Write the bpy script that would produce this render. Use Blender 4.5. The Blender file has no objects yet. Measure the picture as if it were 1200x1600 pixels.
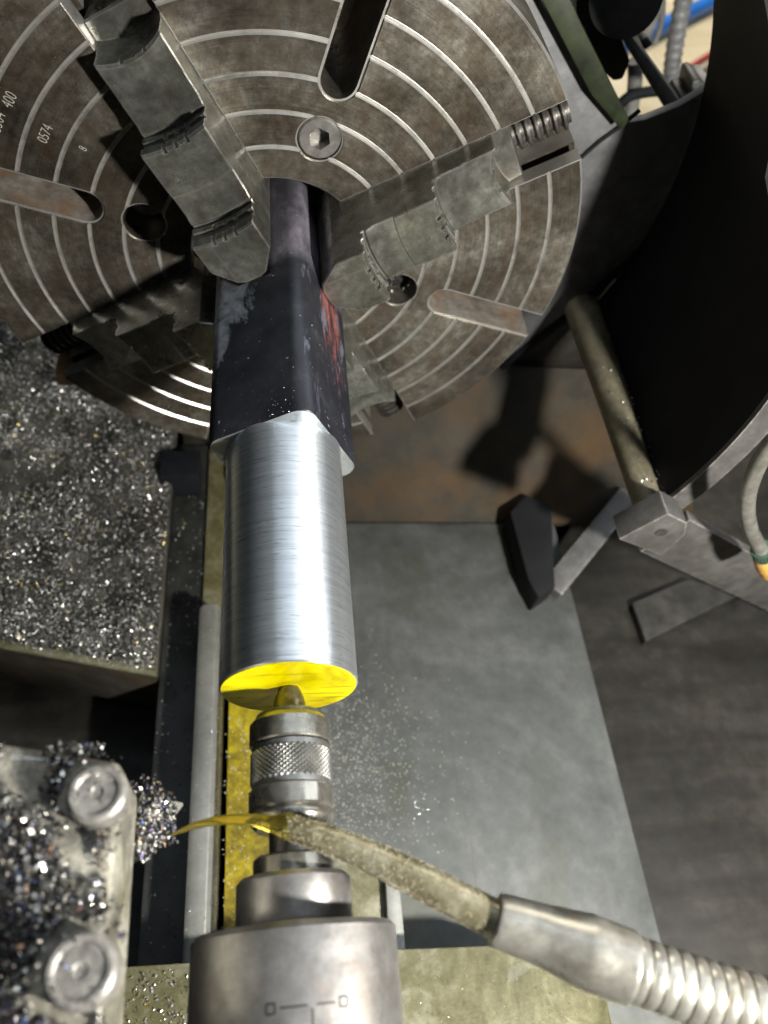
import bpy, bmesh, math, random
from mathutils import Vector, Matrix
random.seed(7)
S = 0.001                                   # everything below is written in millimetres
R = math.radians
sc = bpy.context.scene
COL = sc.collection

# ------------------------------------------------------------------ camera
FPX = 1168.98
CAM = Vector((-16.838, -419.027, 323.314))
RX = Vector((0.98480689, -0.09098089, 0.1479117))
RY = Vector((0.00679824, -0.83091337, -0.55636028))
RZ = Vector((0.17351996, 0.54891297, -0.8176707))
cd = bpy.data.cameras.new('camera')
cam = bpy.data.objects.new('camera', cd); COL.objects.link(cam); sc.camera = cam
cd.sensor_fit = 'VERTICAL'; cd.sensor_height = 36; cd.lens = FPX/1600*36
cd.clip_start = 0.01; cd.clip_end = 60
cam.matrix_world = Matrix(((RX.x, -RY.x, -RZ.x, CAM.x*S), (RX.y, -RY.y, -RZ.y, CAM.y*S),
                           (RX.z, -RY.z, -RZ.z, CAM.z*S), (0, 0, 0, 1)))
cd.dof.use_dof = True; cd.dof.focus_distance = 0.385; cd.dof.aperture_fstop = 7.0

# ------------------------------------------------------------------ world, lamps, exposure
w = bpy.data.worlds.new('World'); sc.world = w; w.use_nodes = True
nt = w.node_tree; bg = nt.nodes['Background']
tc = nt.nodes.new('ShaderNodeTexCoord'); sp = nt.nodes.new('ShaderNodeSeparateXYZ')
cr = nt.nodes.new('ShaderNodeValToRGB')
nt.links.new(tc.outputs['Generated'], sp.inputs[0]); nt.links.new(sp.outputs['Z'], cr.inputs[0])
nt.links.new(cr.outputs[0], bg.inputs[0])
cr.color_ramp.elements[0].position = 0.0; cr.color_ramp.elements[0].color = (0.06, 0.06, 0.055, 1)
e_ = cr.color_ramp.elements.new(0.5); e_.color = (0.12, 0.13, 0.14, 1)
e_ = cr.color_ramp.elements[2]; e_.position = 0.88; e_.color = (1.15, 1.35, 1.5, 1)
bg.inputs[1].default_value = 0.09

def lamp(name, kind, loc, energy, color, size, target=None, sizey=None):
    l = bpy.data.lights.new(name, kind); l.energy = energy; l.color = color
    if kind == 'AREA':
        l.shape = 'RECTANGLE'; l.size = size*S; l.size_y = (sizey or size)*S
    else:
        l.shadow_soft_size = size*S
    o = bpy.data.objects.new(name, l); COL.objects.link(o); o.location = Vector(loc)*S
    if target is not None:
        d = (Vector(target)-Vector(loc)); o.rotation_euler = d.to_track_quat('-Z', 'Y').to_euler()
    return o
lamp('machine_lamp', 'POINT', (372, -600, 300), 52, (1.0, 0.97, 0.90), 22)
lamp('ceiling_light', 'AREA', (215, 350, 1500), 3.2, (0.80, 0.90, 1.0), 55, (0, 350, 0), 1700)
lamp('streak_strip_light', 'AREA', (1010, -40, 820), 2.0, (0.86, 0.93, 1.0), 70, (0, -40, 0), 900)  # added strip, draws the bright streak along the turned section
lamp('overhead_softbox', 'AREA', (900, 200, 2400), 12, (0.78, 0.88, 1.0), 2200, (0, 0, 0), 2600)  # softbox added overhead for bare metal to reflect
lamp('floor_fill_light', 'AREA', (1500, 3200, 1800), 110, (1.0, 0.93, 0.80), 1500, (1200, 3000, -700), 2500)  # unseen lamp added to brighten the far floor
vs = sc.view_settings
vs.view_transform = 'Standard'; vs.look = 'None'; vs.exposure = 0.0; vs.gamma = 1.0; vs.use_curve_mapping = False

# ------------------------------------------------------------------ helpers
def ray(px, py):
    return RX*((px-600)/FPX) + RY*((py-800)/FPX) + RZ
def aty(px, py, y):
    d = ray(px, py); return CAM + d*((y-CAM.y)/d.y)
def atz(px, py, z):
    d = ray(px, py); return CAM + d*((z-CAM.z)/d.z)
def V(*a): return Vector(a)

def link(name, me, mat, parent=None, smooth=True, angle=35):
    o = bpy.data.objects.new(name, me); COL.objects.link(o)
    if mat is not None:
        for m in (mat if isinstance(mat, (list, tuple)) else [mat]): me.materials.append(m)
    if parent is not None:
        o.parent = parent
        o.matrix_parent_inverse = Matrix.Translation(-parent.location)
    if smooth:
        me.polygons.foreach_set('use_smooth', [True]*len(me.polygons))
        try: me.set_sharp_from_angle(angle=R(angle))
        except Exception: pass
    return o
def mesh(name, vs_, fs, mat, parent=None, smooth=True, bevel=0, angle=35, seg=2):
    me = bpy.data.meshes.new(name)
    me.from_pydata([tuple(Vector(v)*S) for v in vs_], [], fs); me.validate()
    bm = bmesh.new(); bm.from_mesh(me); bmesh.ops.recalc_face_normals(bm, faces=bm.faces)
    if bevel:
        es = [e for e in bm.edges if len(e.link_faces) == 2 and e.calc_face_angle(0) > R(25)]
        bmesh.ops.bevel(bm, geom=es, offset=bevel*S, segments=seg, profile=0.6, affect='EDGES', clamp_overlap=True)
    bm.to_mesh(me); bm.free()
    return link(name, me, mat, parent, smooth, angle)
def tag(o, label, cat, group=None, kind=None):
    o['label'] = label
    if kind: o['kind'] = kind
    o['category'] = cat
    if group: o['group'] = group
    return o
def empty(name, loc=(0, 0, 0)):
    o = bpy.data.objects.new(name, None); COL.objects.link(o); o.location = Vector(loc)*S
    o.empty_display_size = 0.02
    return o
def prism_data(poly, ext):
    n = len(poly); ext = Vector(ext)
    vs_ = [Vector(p) for p in poly] + [Vector(p)+ext for p in poly]
    fs = [tuple(range(n)), tuple(range(2*n-1, n-1, -1))] + [(i, (i+1) % n, (i+1) % n+n, i+n) for i in range(n)]
    return vs_, fs
def prism(name, poly, ext, mat, parent=None, bevel=0.6, **k):
    a, b = prism_data(poly, ext); return mesh(name, a, b, mat, parent, bevel=bevel, **k)
def box(name, lo, hi, mat, parent=None, bevel=0.6, **k):
    x0, y0, z0 = lo; x1, y1, z1 = hi
    return prism(name, [(x0, y0, z0), (x1, y0, z0), (x1, y1, z0), (x0, y1, z0)], (0, 0, z1-z0), mat, parent, bevel, **k)
def sheet(name, x0, x1, y0, y1, z, t, mat, parent=None, bevel=0.4):
    return box(name, (x0, y0, z-t), (x1, y1, z), mat, parent, bevel)
def lathe_data(prof, seg=96, a0=0.0, a1=360.0, closed=False, cx=0, cz=0):
    full = abs(a1-a0) >= 360
    n = seg if full else seg+1; vs_ = []; fs = []
    for i in range(n):
        a = R(a0+(a1-a0)*i/seg)
        for r, y in prof: vs_.append((cx+r*math.cos(a), y, cz+r*math.sin(a)))
    m = len(prof)
    for i in range(seg):
        j = (i+1) % n
        for k in range(m if closed else m-1):
            l = (k+1) % m
            fs.append((i*m+k, i*m+l, j*m+l, j*m+k))
    if full and not closed:
        if prof[0][0] > 1e-6: fs.append(tuple(i*m for i in range(n)))
        if prof[-1][0] > 1e-6: fs.append(tuple(i*m+m-1 for i in range(n)))
    if not full and closed:
        fs.append(tuple(range(m))); fs.append(tuple((n-1)*m+k for k in range(m)))
    return vs_, fs
def lathe(name, prof, mat, parent=None, seg=96, **k):
    la = {q: k.pop(q) for q in list(k) if q in ('a0', 'a1', 'closed', 'cx', 'cz')}
    a, b = lathe_data(prof, seg, **la); return mesh(name, a, b, mat, parent, **k)
def spline(pts, n):
    pts = [Vector(p) for p in pts]; out = []
    P = [pts[0]*2-pts[1]]+pts+[pts[-1]*2-pts[-2]]
    for i in range(1, len(P)-2):
        for k in range(n):
            t = k/n; a, b, c, d = P[i-1], P[i], P[i+1], P[i+2]
            out.append(0.5*((2*b)+(c-a)*t+(2*a-5*b+4*c-d)*t*t+(3*b-a-3*c+d)*t**3))
    out.append(P[-2]); return out
def tube_data(path, rad, seg=20, flat=1.0):
    n = len(path); vs_ = []; fs = []
    up = Vector((0, 0, 1)); prev = None
    for i, p in enumerate(path):
        t = (path[min(i+1, n-1)]-path[max(i-1, 0)]).normalized()
        if prev is None:
            s = t.cross(up); s = s.normalized() if s.length > 1e-3 else Vector((1, 0, 0))
        else:
            s = (prev - t*prev.dot(t)).normalized()
        prev = s; u = s.cross(t)
        r = rad[i] if isinstance(rad, (list, tuple)) else rad
        for k in range(seg):
            a = 2*math.pi*k/seg; vs_.append(p + s*math.cos(a)*r + u*math.sin(a)*r*flat)
    for i in range(n-1):
        for k in range(seg):
            l = (k+1) % seg; fs.append((i*seg+k, i*seg+l, (i+1)*seg+l, (i+1)*seg+k))
    fs.append(tuple(range(seg))); fs.append(tuple((n-1)*seg+k for k in range(seg)))
    return vs_, fs
def tube(name, pts, rad, mat, parent=None, n=10, seg=20, flat=1.0, straight=False):
    path = [Vector(p) for p in pts] if straight else spline(pts, n)
    if isinstance(rad, (list, tuple)) and len(rad) != len(path):
        m = len(rad)-1; rr = []
        for i in range(len(path)):
            f = i/(len(path)-1)*m; a = min(int(f), m-1); rr.append(rad[a]+(rad[a+1]-rad[a])*(f-a))
        rad = rr
    a, b = tube_data(path, rad, seg, flat); return mesh(name, a, b, mat, parent, angle=50)
def raw(vs_, fs):
    me = bpy.data.meshes.new('tmp'); me.from_pydata([tuple(Vector(v)*S) for v in vs_], [], fs)
    bm = bmesh.new(); bm.from_mesh(me); bmesh.ops.recalc_face_normals(bm, faces=bm.faces); bm.to_mesh(me); bm.free()
    o = bpy.data.objects.new('tmp', me); COL.objects.link(o); return o
def cut(o, cutters, bevel=0):
    for c in cutters:
        m = o.modifiers.new('b', 'BOOLEAN'); m.operation = 'DIFFERENCE'; m.solver = 'EXACT'; m.object = c
    if bevel:
        m = o.modifiers.new('bv', 'BEVEL'); m.width = bevel*S; m.segments = 2; m.limit_method = 'ANGLE'; m.angle_limit = R(40)
    bpy.context.view_layer.update()
    dg = bpy.context.evaluated_depsgraph_get()
    me = bpy.data.meshes.new_from_object(o.evaluated_get(dg))
    o.modifiers.clear(); old = o.data; o.data = me; me.name = old.name
    for c in cutters: bpy.data.objects.remove(c)
    me.polygons.foreach_set('use_smooth', [True]*len(me.polygons))
    try: me.set_sharp_from_angle(angle=R(30))
    except Exception: pass
    return o
def rotbox(u0, u1, v0, v1, h0, h1, ang):
    a = R(ang); ca, sa = math.cos(a), math.sin(a)
    f = lambda u, v, h: (u*ca-v*sa, -h, u*sa+v*ca)
    return prism_data([f(u0, v0, h0), f(u1, v0, h0), f(u1, v1, h0), f(u0, v1, h0)],
                      Vector(f(u0, v0, h1))-Vector(f(u0, v0, h0)))

# ------------------------------------------------------------------ materials
class N:
    def __init__(s, name):
        s.m = bpy.data.materials.new(name); s.m.use_nodes = True; s.t = s.m.node_tree
        s.b = s.t.nodes['Principled BSDF']; s.tc = s.t.nodes.new('ShaderNodeTexCoord')
    def n(s, typ, **k):
        x = s.t.nodes.new(typ)
        for a, v in k.items(): setattr(x, a, v)
        return x
    def l(s, a, b): s.t.links.new(a, b)
    def val(s, sock, v):
        if hasattr(v, 'is_output') or isinstance(v, bpy.types.NodeSocket): s.l(v, sock)
        else: sock.default_value = v
    def coord(s, scale=(1, 1, 1), rot=(0, 0, 0), src='Object'):
        m = s.n('ShaderNodeMapping'); s.l(s.tc.outputs[src], m.inputs[0])
        m.inputs['Scale'].default_value = scale; m.inputs['Rotation'].default_value = rot
        return m.outputs[0]
    def noise(s, scale, detail=4, rough=.6, co=None, dist=0):
        x = s.n('ShaderNodeTexNoise'); x.inputs['Scale'].default_value = scale
        x.inputs['Detail'].default_value = detail; x.inputs['Roughness'].default_value = rough
        x.inputs['Distortion'].default_value = dist
        s.l(co if co is not None else s.tc.outputs['Object'], x.inputs['Vector']); return x.outputs['Fac']
    def ramp(s, fac, stops, interp='LINEAR'):
        x = s.n('ShaderNodeValToRGB'); x.color_ramp.interpolation = interp; e = x.color_ramp.elements
        while len(e) > 1: e.remove(e[-1])
        e[0].position = stops[0][0]; e[0].color = c4(stops[0][1])
        for p, c in stops[1:]:
            q = e.new(p); q.color = c4(c)
        s.l(fac, x.inputs[0]); return x.outputs[0]
    def mix(s, f, a, b, mode='MIX'):
        x = s.n('ShaderNodeMix', data_type='RGBA', blend_type=mode)
        s.val(x.inputs[0], f); s.val(x.inputs[6], a if hasattr(a, 'type') else c4(a)); s.val(x.inputs[7], b if hasattr(b, 'type') else c4(b))
        return x.outputs[2]
    def math(s, op, a, b=0.0, c=None):
        x = s.n('ShaderNodeMath', operation=op); s.val(x.inputs[0], a); s.val(x.inputs[1], b)
        if c is not None: s.val(x.inputs[2], c)
        return x.outputs[0]
    def bump(s, h, strength=.3, dist=.0005, prev=None):
        x = s.n('ShaderNodeBump'); x.inputs['Strength'].default_value = strength; x.inputs['Distance'].default_value = dist
        s.l(h, x.inputs['Height'])
        if prev is not None: s.l(prev, x.inputs['Normal'])
        return x.outputs[0]
    def out(s, color=None, metal=None, rough=None, normal=None, **k):
        if color is not None: s.val(s.b.inputs['Base Color'], color if hasattr(color, 'type') else c4(color))
        if metal is not None: s.val(s.b.inputs['Metallic'], metal)
        if rough is not None: s.val(s.b.inputs['Roughness'], rough)
        if normal is not None: s.l(normal, s.b.inputs['Normal'])
        for a, v in k.items(): s.val(s.b.inputs[a], v)
        return s.m
def c4(c):
    if isinstance(c, (int, float)): return (c, c, c, 1)
    return tuple(c) if len(c) == 4 else (c[0], c[1], c[2], 1)

def steel(name, dark, mid, light, metal=.55, rough=(.3, .55), big=14, fine=160, bump=.25, rust=None, rustamt=.6, scratch=True, stretch=(1, 1, 1), edge=0):
    s = N(name); co = s.coord(stretch)
    a = s.noise(big, 6, .65, co, .4); b = s.noise(fine, 5, .7, co)
    f = s.math('MULTIPLY_ADD', b, .45, s.math('MULTIPLY', a, .6))
    c = s.ramp(f, [(.36, dark), (.52, mid), (.68, light)])
    if rust:
        rm = s.ramp(s.noise(big*1.7, 6, .7, s.coord((1.1, .9, 1.3))), [(rustamt-.08, 0), (rustamt+.12, 1)])
        c = s.mix(s.math('MULTIPLY', rm, .75), c, rust)
    h = b
    if scratch:
        sv = s.noise(220, 3, .6, s.coord((.06, 1, 1), (0, .6, .5)))
        sm = s.ramp(sv, [(.66, 0), (.70, 1)]); c = s.mix(s.math('MULTIPLY', sm, .25), c, light)
    if edge:
        bv = s.n('ShaderNodeBevel'); bv.samples = 4; bv.inputs['Radius'].default_value = edge*S
        gn = s.n('ShaderNodeNewGeometry'); dt = s.n('ShaderNodeVectorMath', operation='DOT_PRODUCT')
        s.l(bv.outputs[0], dt.inputs[0]); s.l(gn.outputs['Normal'], dt.inputs[1])
        em = s.ramp(dt.outputs['Value'], [(.80, 1), (.985, 0)]); em = s.math('MULTIPLY', em, s.ramp(s.noise(90, 4, .7), [(.35, .25), (.6, 1)]))
        c = s.mix(em, c, (.62, .60, .55))
    r = s.ramp(s.noise(big*2.5, 5, .6, co), [(.3, rough[0]), (.7, rough[1])])
    nb = s.bump(h, bump, .0004)
    return s.out(c, metal, r, nb)

def face_steel(name='chuck_steel'):
    s = N(name); geo = s.tc.outputs['Object']
    sep = s.n('ShaderNodeSeparateXYZ'); s.l(geo, sep.inputs[0])
    x2 = s.math('MULTIPLY', sep.outputs[0], sep.outputs[0]); z2 = s.math('MULTIPLY', sep.outputs[2], sep.outputs[2])
    rad = s.math('SQRT', s.math('ADD', x2, z2))
    comb = s.n('ShaderNodeCombineXYZ'); s.l(s.math('MULTIPLY', rad, 900), comb.inputs[0])
    s.l(s.math('MULTIPLY', sep.outputs[0], 3), comb.inputs[1]); s.l(s.math('MULTIPLY', sep.outputs[2], 3), comb.inputs[2])
    rings = s.noise(1, 3, .7, comb.outputs[0])
    a = s.noise(16, 7, .68, None, .5); b = s.noise(150, 6, .75); c0 = s.noise(45, 5, .7, s.coord((1.2, 1, .8)))
    f = s.math('ADD', s.math('MULTIPLY', a, .50), s.math('ADD', s.math('MULTIPLY', b, .38), s.math('MULTIPLY', rings, .12)))
    c = s.ramp(f, [(.36, (.034, .029, .022)), (.45, (.095, .084, .067)), (.53, (.185, .170, .142)), (.63, (.38, .365, .325))])
    rm = s.ramp(c0, [(.44, 0), (.60, 1)])
    bg_ = s.ramp(s.noise(7, 4, .6, s.coord((1, 1, 1.3))), [(.38, .45), (.62, 1.15)])
    c = s.mix(1.0, c, bg_, 'MULTIPLY')
    c = s.mix(s.math('MULTIPLY', rm, .48), c, (.105, .074, .048))
    pt = s.noise(520, 3, .7); c = s.mix(s.math('MULTIPLY', s.ramp(pt, [(.60, 0), (.66, 1)]), .55), c, (.045, .035, .028))
    wt = s.noise(330, 4, .8, s.coord((1, 1, 1.3), (0, 1, 0))); c = s.mix(s.math('MULTIPLY', s.ramp(wt, [(.68, 0), (.72, 1)]), .6), c, (.55, .54, .50))
    sv = s.noise(90, 4, .8, s.coord((.15, 1, 1.6), (0, .9, 0)))
    sm = s.ramp(sv, [(.68, 0), (.71, 1)]); c = s.mix(s.math('MULTIPLY', sm, .35), c, (.45, .43, .40))
    r = s.ramp(s.noise(30, 5, .7), [(.3, .24), (.7, .46)])
    nb = s.bump(rings, .18, .0003); nb = s.bump(b, .35, .0003, nb)
    return s.out(c, .72, r, nb)

def turned(name='turned_steel'):
    s = N(name); f1 = s.noise(1, 4, .75, s.coord((22, 2300, 22))); f2 = s.noise(1, 3, .6, s.coord((10, 420, 10)))
    pit = s.noise(1, 2, .6, s.coord((120, 1400, 120)))
    c = s.ramp(s.math('ADD', s.math('MULTIPLY', f1, .6), s.math('MULTIPLY', f2, .4)), [(.35, (.60, .64, .68)), (.6, (.84, .89, .93))])
    c = s.mix(s.math('MULTIPLY', s.ramp(pit, [(.60, 0), (.70, 1)]), .55), c, (.20, .22, .25))
    ln = s.noise(1, 2, .5, s.coord((3, 900, 3))); c = s.mix(s.math('MULTIPLY', s.ramp(ln, [(.55, 0), (.68, 1)]), .35), c, (.33, .36, .40))
    nb = s.bump(f1, .30, .00012); nb = s.bump(f2, .06, .0002, nb)
    tg = s.n('ShaderNodeTangent', direction_type='RADIAL', axis='Y'); s.l(tg.outputs[0], s.b.inputs['Tangent'])
    return s.out(c, .90, .31, nb, **{'Anisotropic': .9, 'Anisotropic Rotation': .25})

def paint_yellow():
    s = N('yellow_wet_face'); co = s.coord((1, 1, 1), (0, .45, 0))
    a = s.noise(48, 5, .6, co, .8); st = s.noise(260, 3, .6, s.coord((.10, 1, 1), (0, .35, 0)))
    c = s.ramp(a, [(.32, (.30, .24, .0)), (.5, (.52, .445, .0)), (.7, (.64, .56, .0))])
    c = s.mix(s.math('MULTIPLY', s.ramp(st, [(.58, 0), (.66, 1)]), .75), c, (.20, .16, .0))
    return s.out(c, 0, .14, s.bump(a, .5, .0012, s.bump(st, .6, .0004)), **{'Specular IOR Level': .5})

def bar_mat():
    s = N('mill_scale_bar'); sep = s.n('ShaderNodeSeparateXYZ'); s.l(s.coord((1, 1, 1), (0, R(31.6), 0)), sep.inputs[0])
    U, Y, W = sep.outputs                       # bar frame: U right jaw direction, W upper left jaw direction
    base = s.ramp(s.noise(26, 6, .7), [(.35, (.011, .012, .016)), (.6, (.026, .027, .033)), (.75, (.055, .056, .065))])
    # worn pale patch on the upper left face
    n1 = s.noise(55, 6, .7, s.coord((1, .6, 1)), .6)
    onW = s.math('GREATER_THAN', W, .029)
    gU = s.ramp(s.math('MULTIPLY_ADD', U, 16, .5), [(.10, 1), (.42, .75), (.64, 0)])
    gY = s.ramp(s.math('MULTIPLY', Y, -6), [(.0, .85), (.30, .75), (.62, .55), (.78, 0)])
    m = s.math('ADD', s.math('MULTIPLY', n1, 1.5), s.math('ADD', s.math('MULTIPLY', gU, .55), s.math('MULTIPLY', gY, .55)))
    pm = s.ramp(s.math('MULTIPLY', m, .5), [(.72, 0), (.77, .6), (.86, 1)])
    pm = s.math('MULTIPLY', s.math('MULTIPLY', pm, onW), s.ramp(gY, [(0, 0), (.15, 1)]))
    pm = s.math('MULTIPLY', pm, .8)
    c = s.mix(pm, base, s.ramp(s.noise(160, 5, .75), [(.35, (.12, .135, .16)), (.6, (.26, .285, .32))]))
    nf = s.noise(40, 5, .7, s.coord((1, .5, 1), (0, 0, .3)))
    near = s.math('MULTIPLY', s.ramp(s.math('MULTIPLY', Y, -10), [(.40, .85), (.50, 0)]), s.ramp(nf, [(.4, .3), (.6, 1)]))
    c = s.mix(near, c, (.27, .25, .30))  # lit stretch next to the chuck, painted paler into the bar colour
    # streaks of red marking paint on the right face
    onU = s.math('GREATER_THAN', U, .029)
    n2 = s.noise(190, 5, .8, s.coord((1, .16, 1.2), (.18, 0, 0)), .5)
    gz = s.ramp(s.math('MULTIPLY_ADD', W, 16, .5), [(.10, 0), (.26, 1), (.60, 1), (.78, 0)])
    gy = s.ramp(s.math('MULTIPLY', Y, -6), [(.10, .2), (.35, 1), (.80, .65), (.98, .25)])
    rm = s.ramp(s.math('MULTIPLY', s.math('MULTIPLY', n2, 1.0), s.math('MULTIPLY', gz, gy)), [(.38, 0), (.52, .55), (.62, 1)])
    c = s.mix(s.math('MULTIPLY', s.math('MULTIPLY', rm, onU), .85), c, (.40, .12, .10))
    n3 = s.noise(75, 5, .7, s.coord((1, .3, 1.3)))
    bm_ = s.math('MULTIPLY', s.math('MULTIPLY', s.ramp(n3, [(.56, 0), (.62, 1)]), onU), gy)
    c = s.mix(s.math('MULTIPLY', bm_, .6), c, (.20, .21, .27))
    sp_ = s.ramp(s.noise(420, 2, .5), [(.74, 0), (.76, 1)])
    c = s.mix(s.math('MULTIPLY', sp_, .7), c, (.5, .5, .5))
    return s.out(c, .35, s.ramp(n1, [(.3, .26), (.7, .42)]), s.bump(s.noise(200, 4, .6), .25, .0003))

def plate_mat():
    s = N('galvanised_plate'); a = s.noise(5, 6, .62, None, .6); b = s.noise(60, 5, .7); g = s.noise(9, 4, .6, s.coord((1.6, .8, 1)))
    c = s.ramp(s.math('MULTIPLY_ADD', b, .25, s.math('MULTIPLY', a, .75)), [(.36, (.042, .045, .042)), (.5, (.088, .092, .088)), (.66, (.165, .17, .165))])
    c = s.mix(s.math('MULTIPLY', s.ramp(g, [(.52, 0), (.66, 1)]), .45), c, (.06, .062, .034))
    sc_ = s.ramp(s.noise(60, 3, .7, s.coord((1.2, .06, 1), (0, 0, .25))), [(.60, 0), (.70, 1)]); c = s.mix(s.math('MULTIPLY', sc_, .35), c, (.06, .065, .05))
    return s.out(c, .30, s.ramp(a, [(.35, .42), (.65, .6)]), s.bump(b, .2, .0006))

def oily(name, c1, c2, c3, scale=18, rough=.25, metal=.2, coat=.3):
    s = N(name); a = s.noise(scale, 6, .7, None, .8); b = s.noise(scale*9, 5, .7)
    c = s.ramp(s.math('MULTIPLY_ADD', b, .3, s.math('MULTIPLY', a, .7)), [(.36, c1), (.5, c2), (.64, c3)])
    return s.out(c, metal, s.ramp(a, [(.3, rough), (.7, rough+.25)]), s.bump(b, .35, .0006), **{'Coat Weight': coat})

def plain(name, c, rough=.5, metal=0.0, var=.35, scale=60, bump=.2, **k):
    s = N(name); a = s.noise(scale, 5, .65)
    dk = tuple(x*(1-var) for x in c); lt = tuple(min(1, x*(1+var)) for x in c)
    return s.out(s.ramp(a, [(.35, dk), (.65, lt)]), metal, rough, s.bump(a, bump, .0005), **k)

def chips(name, stops, rough=.22, metal=.95):
    s = N(name); g = s.n('ShaderNodeNewGeometry')
    c = s.ramp(g.outputs['Random Per Island'], stops)
    return s.out(c, metal, rough)

M = {}
M['chuck'] = face_steel()
M['groove'] = steel('machined_groove_steel', (.30, .29, .27), (.50, .49, .47), (.50, .49, .46), .80, (.25, .45), 25, 160, .3, (.16, .12, .08), .66, False)
M['slotwall'] = steel('lit_slot_wall', (.15, .115, .085), (.31, .28, .245), (.50, .48, .45), .6, (.3, .5), 30, 150, .5, (.36, .20, .10), .56, False)  # lamp light on the side slot walls put into the paler colour, over rust
M['jaw'] = steel('jaw_steel', (.10, .10, .085), (.21, .21, .185), (.40, .40, .365), .85, (.20, .38), 18, 140, .35, (.13, .09, .06), .62, edge=2.0)
M['screw'] = steel('screw_steel', (.06, .055, .05), (.14, .13, .12), (.25, .24, .22), .8, (.25, .4), 40, 200, .2)
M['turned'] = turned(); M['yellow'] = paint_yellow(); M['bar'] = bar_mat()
M['polished'] = steel('polished_steel', (.19, .18, .15), (.29, .275, .235), (.42, .405, .36), .85, (.16, .32), 40, 200, .12, (.25, .19, .08), .68, False)
M['knurl'] = steel('knurled_steel', (.13, .13, .12), (.21, .21, .20), (.32, .32, .31), .8, (.28, .4), 60, 200, .1, scratch=False)
M['quill'] = steel('quill_steel', (.15, .14, .13), (.26, .25, .24), (.38, .37, .355), .8, (.26, .44), 18, 150, .3, (.27, .21, .17), .62, True)
M['plate'] = plate_mat()
M['way'] = steel('ground_way_steel', (.20, .20, .18), (.27, .27, .245), (.34, .335, .31), .5, (.3, .45), 20, 120, .15)
M['casting'] = steel('grey_casting', (.055, .055, .056), (.10, .10, .102), (.17, .17, .175), .35, (.35, .55), 10, 70, .3)
M['rustpaint'] = steel('stained_dark_steel', (.045, .04, .033), (.075, .068, .055), (.13, .12, .10), .35, (.38, .6), 9, 60, .3, (.13, .078, .035), .60)
M['tray'] = steel('dark_tray_steel', (.009, .0082, .0068), (.020, .018, .0145), (.040, .036, .029), .15, (.42, .62), 7, 50, .3, (.06, .04, .027), .68)
mt_ = M['tray'].node_tree; l_ = mt_.nodes['Principled BSDF'].inputs['Base Color'].links[0].from_socket
tc_ = mt_.nodes.new('ShaderNodeTexCoord'); mp_ = mt_.nodes.new('ShaderNodeMapping'); mp_.inputs['Scale'].default_value = (.22, 1.3, 1); mp_.inputs['Rotation'].default_value = (0, 0, -.55)
nz_ = mt_.nodes.new('ShaderNodeTexNoise'); nz_.inputs['Scale'].default_value = 38; nz_.inputs['Detail'].default_value = 3
rp_ = mt_.nodes.new('ShaderNodeValToRGB'); rp_.color_ramp.elements[0].position = .36; rp_.color_ramp.elements[0].color = (.62, .60, .57, 1); rp_.color_ramp.elements[1].position = .56
mx_ = mt_.nodes.new('ShaderNodeMix'); mx_.data_type = 'RGBA'; mx_.blend_type = 'MULTIPLY'; mx_.inputs[0].default_value = 1
for a_, b__ in ((tc_.outputs['Object'], mp_.inputs[0]), (mp_.outputs[0], nz_.inputs['Vector']), (nz_.outputs['Fac'], rp_.inputs[0]), (rp_.outputs[0], mx_.inputs[7]), (l_, mx_.inputs[6]), (mx_.outputs[2], mt_.nodes['Principled BSDF'].inputs['Base Color'])): mt_.links.new(a_, b__)
b_ = M['tray'].node_tree.nodes['Principled BSDF']; b_.inputs['Metallic'].default_value = 0.0; b_.inputs['Specular IOR Level'].default_value = .22
M['guard'] = plain('guard_black_paint', (.008, .008, .009), .75, 0, .3, 30, .2, **{'Specular IOR Level': .25})
M['rim'] = steel('guard_rim_steel', (.055, .052, .048), (.095, .09, .085), (.15, .145, .14), .35, (.4, .6), 16, 90, .3, edge=1.8)
M['rod'] = steel('oily_rod_steel', (.12, .11, .07), (.21, .19, .13), (.32, .29, .20), .5, (.3, .5), 30, 150, .4)
M['black'] = plain('black_rubber', (.005, .006, .008), .75, 0, .3, 80, .2, **{'Specular IOR Level': .2})
M['darkmetal'] = plain('dark_oily_metal', (.028, .029, .027), .45, .3, .45, 40, .4)
M['green'] = plain('green_machine_paint', (.013, .018, .007), .5, 0, .6, 40, .5, **{'Specular IOR Level': .25})
M['shelf'] = oily('oily_shelf_metal', (.022, .022, .018), (.05, .048, .038), (.10, .095, .068), 16, .5, .2, 0)
M['olive'] = oily('oil_coated_casting', (.065, .058, .022), (.125, .115, .055), (.215, .205, .145), 22, .25, .25)
M['yellowoil'] = oily('yellow_oil_film', (.05, .04, .010), (.19, .145, .006), (.42, .34, .006), 30, .3, .1, 0)
M['post'] = oily('tool_post_steel', (.06, .056, .045), (.19, .18, .145), (.42, .40, .34), 60, .35, .3)
M['bolt'] = steel('bolt_steel', (.10, .095, .085), (.20, .19, .175), (.34, .33, .31), .4, (.35, .55), 160, 200, .2, scratch=False)
M['boltdark'] = steel('socket_bolt_steel', (.14, .135, .125), (.24, .23, .215), (.36, .35, .33), .7, (.3, .45), 60, 200, .2, scratch=False)
M['hose'] = steel('hose_metal', (.19, .18, .15), (.31, .30, .265), (.45, .44, .395), .7, (.25, .42), 30, 150, .25, (.25, .19, .10), .66, False)
M['nozzle'] = steel('wet_nozzle_pipe', (.10, .085, .045), (.20, .18, .115), (.36, .34, .26), .45, (.15, .35), 60, 190, .8, scratch=False)
M['stamp'] = plain('stamped_metal_edge', (.42, .40, .36), .4, .3, .1)
M['engrave'] = plain('engraved_line', (.03, .028, .025), .5, .3, .1)
M['floor'] = N('beige_floor')
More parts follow.
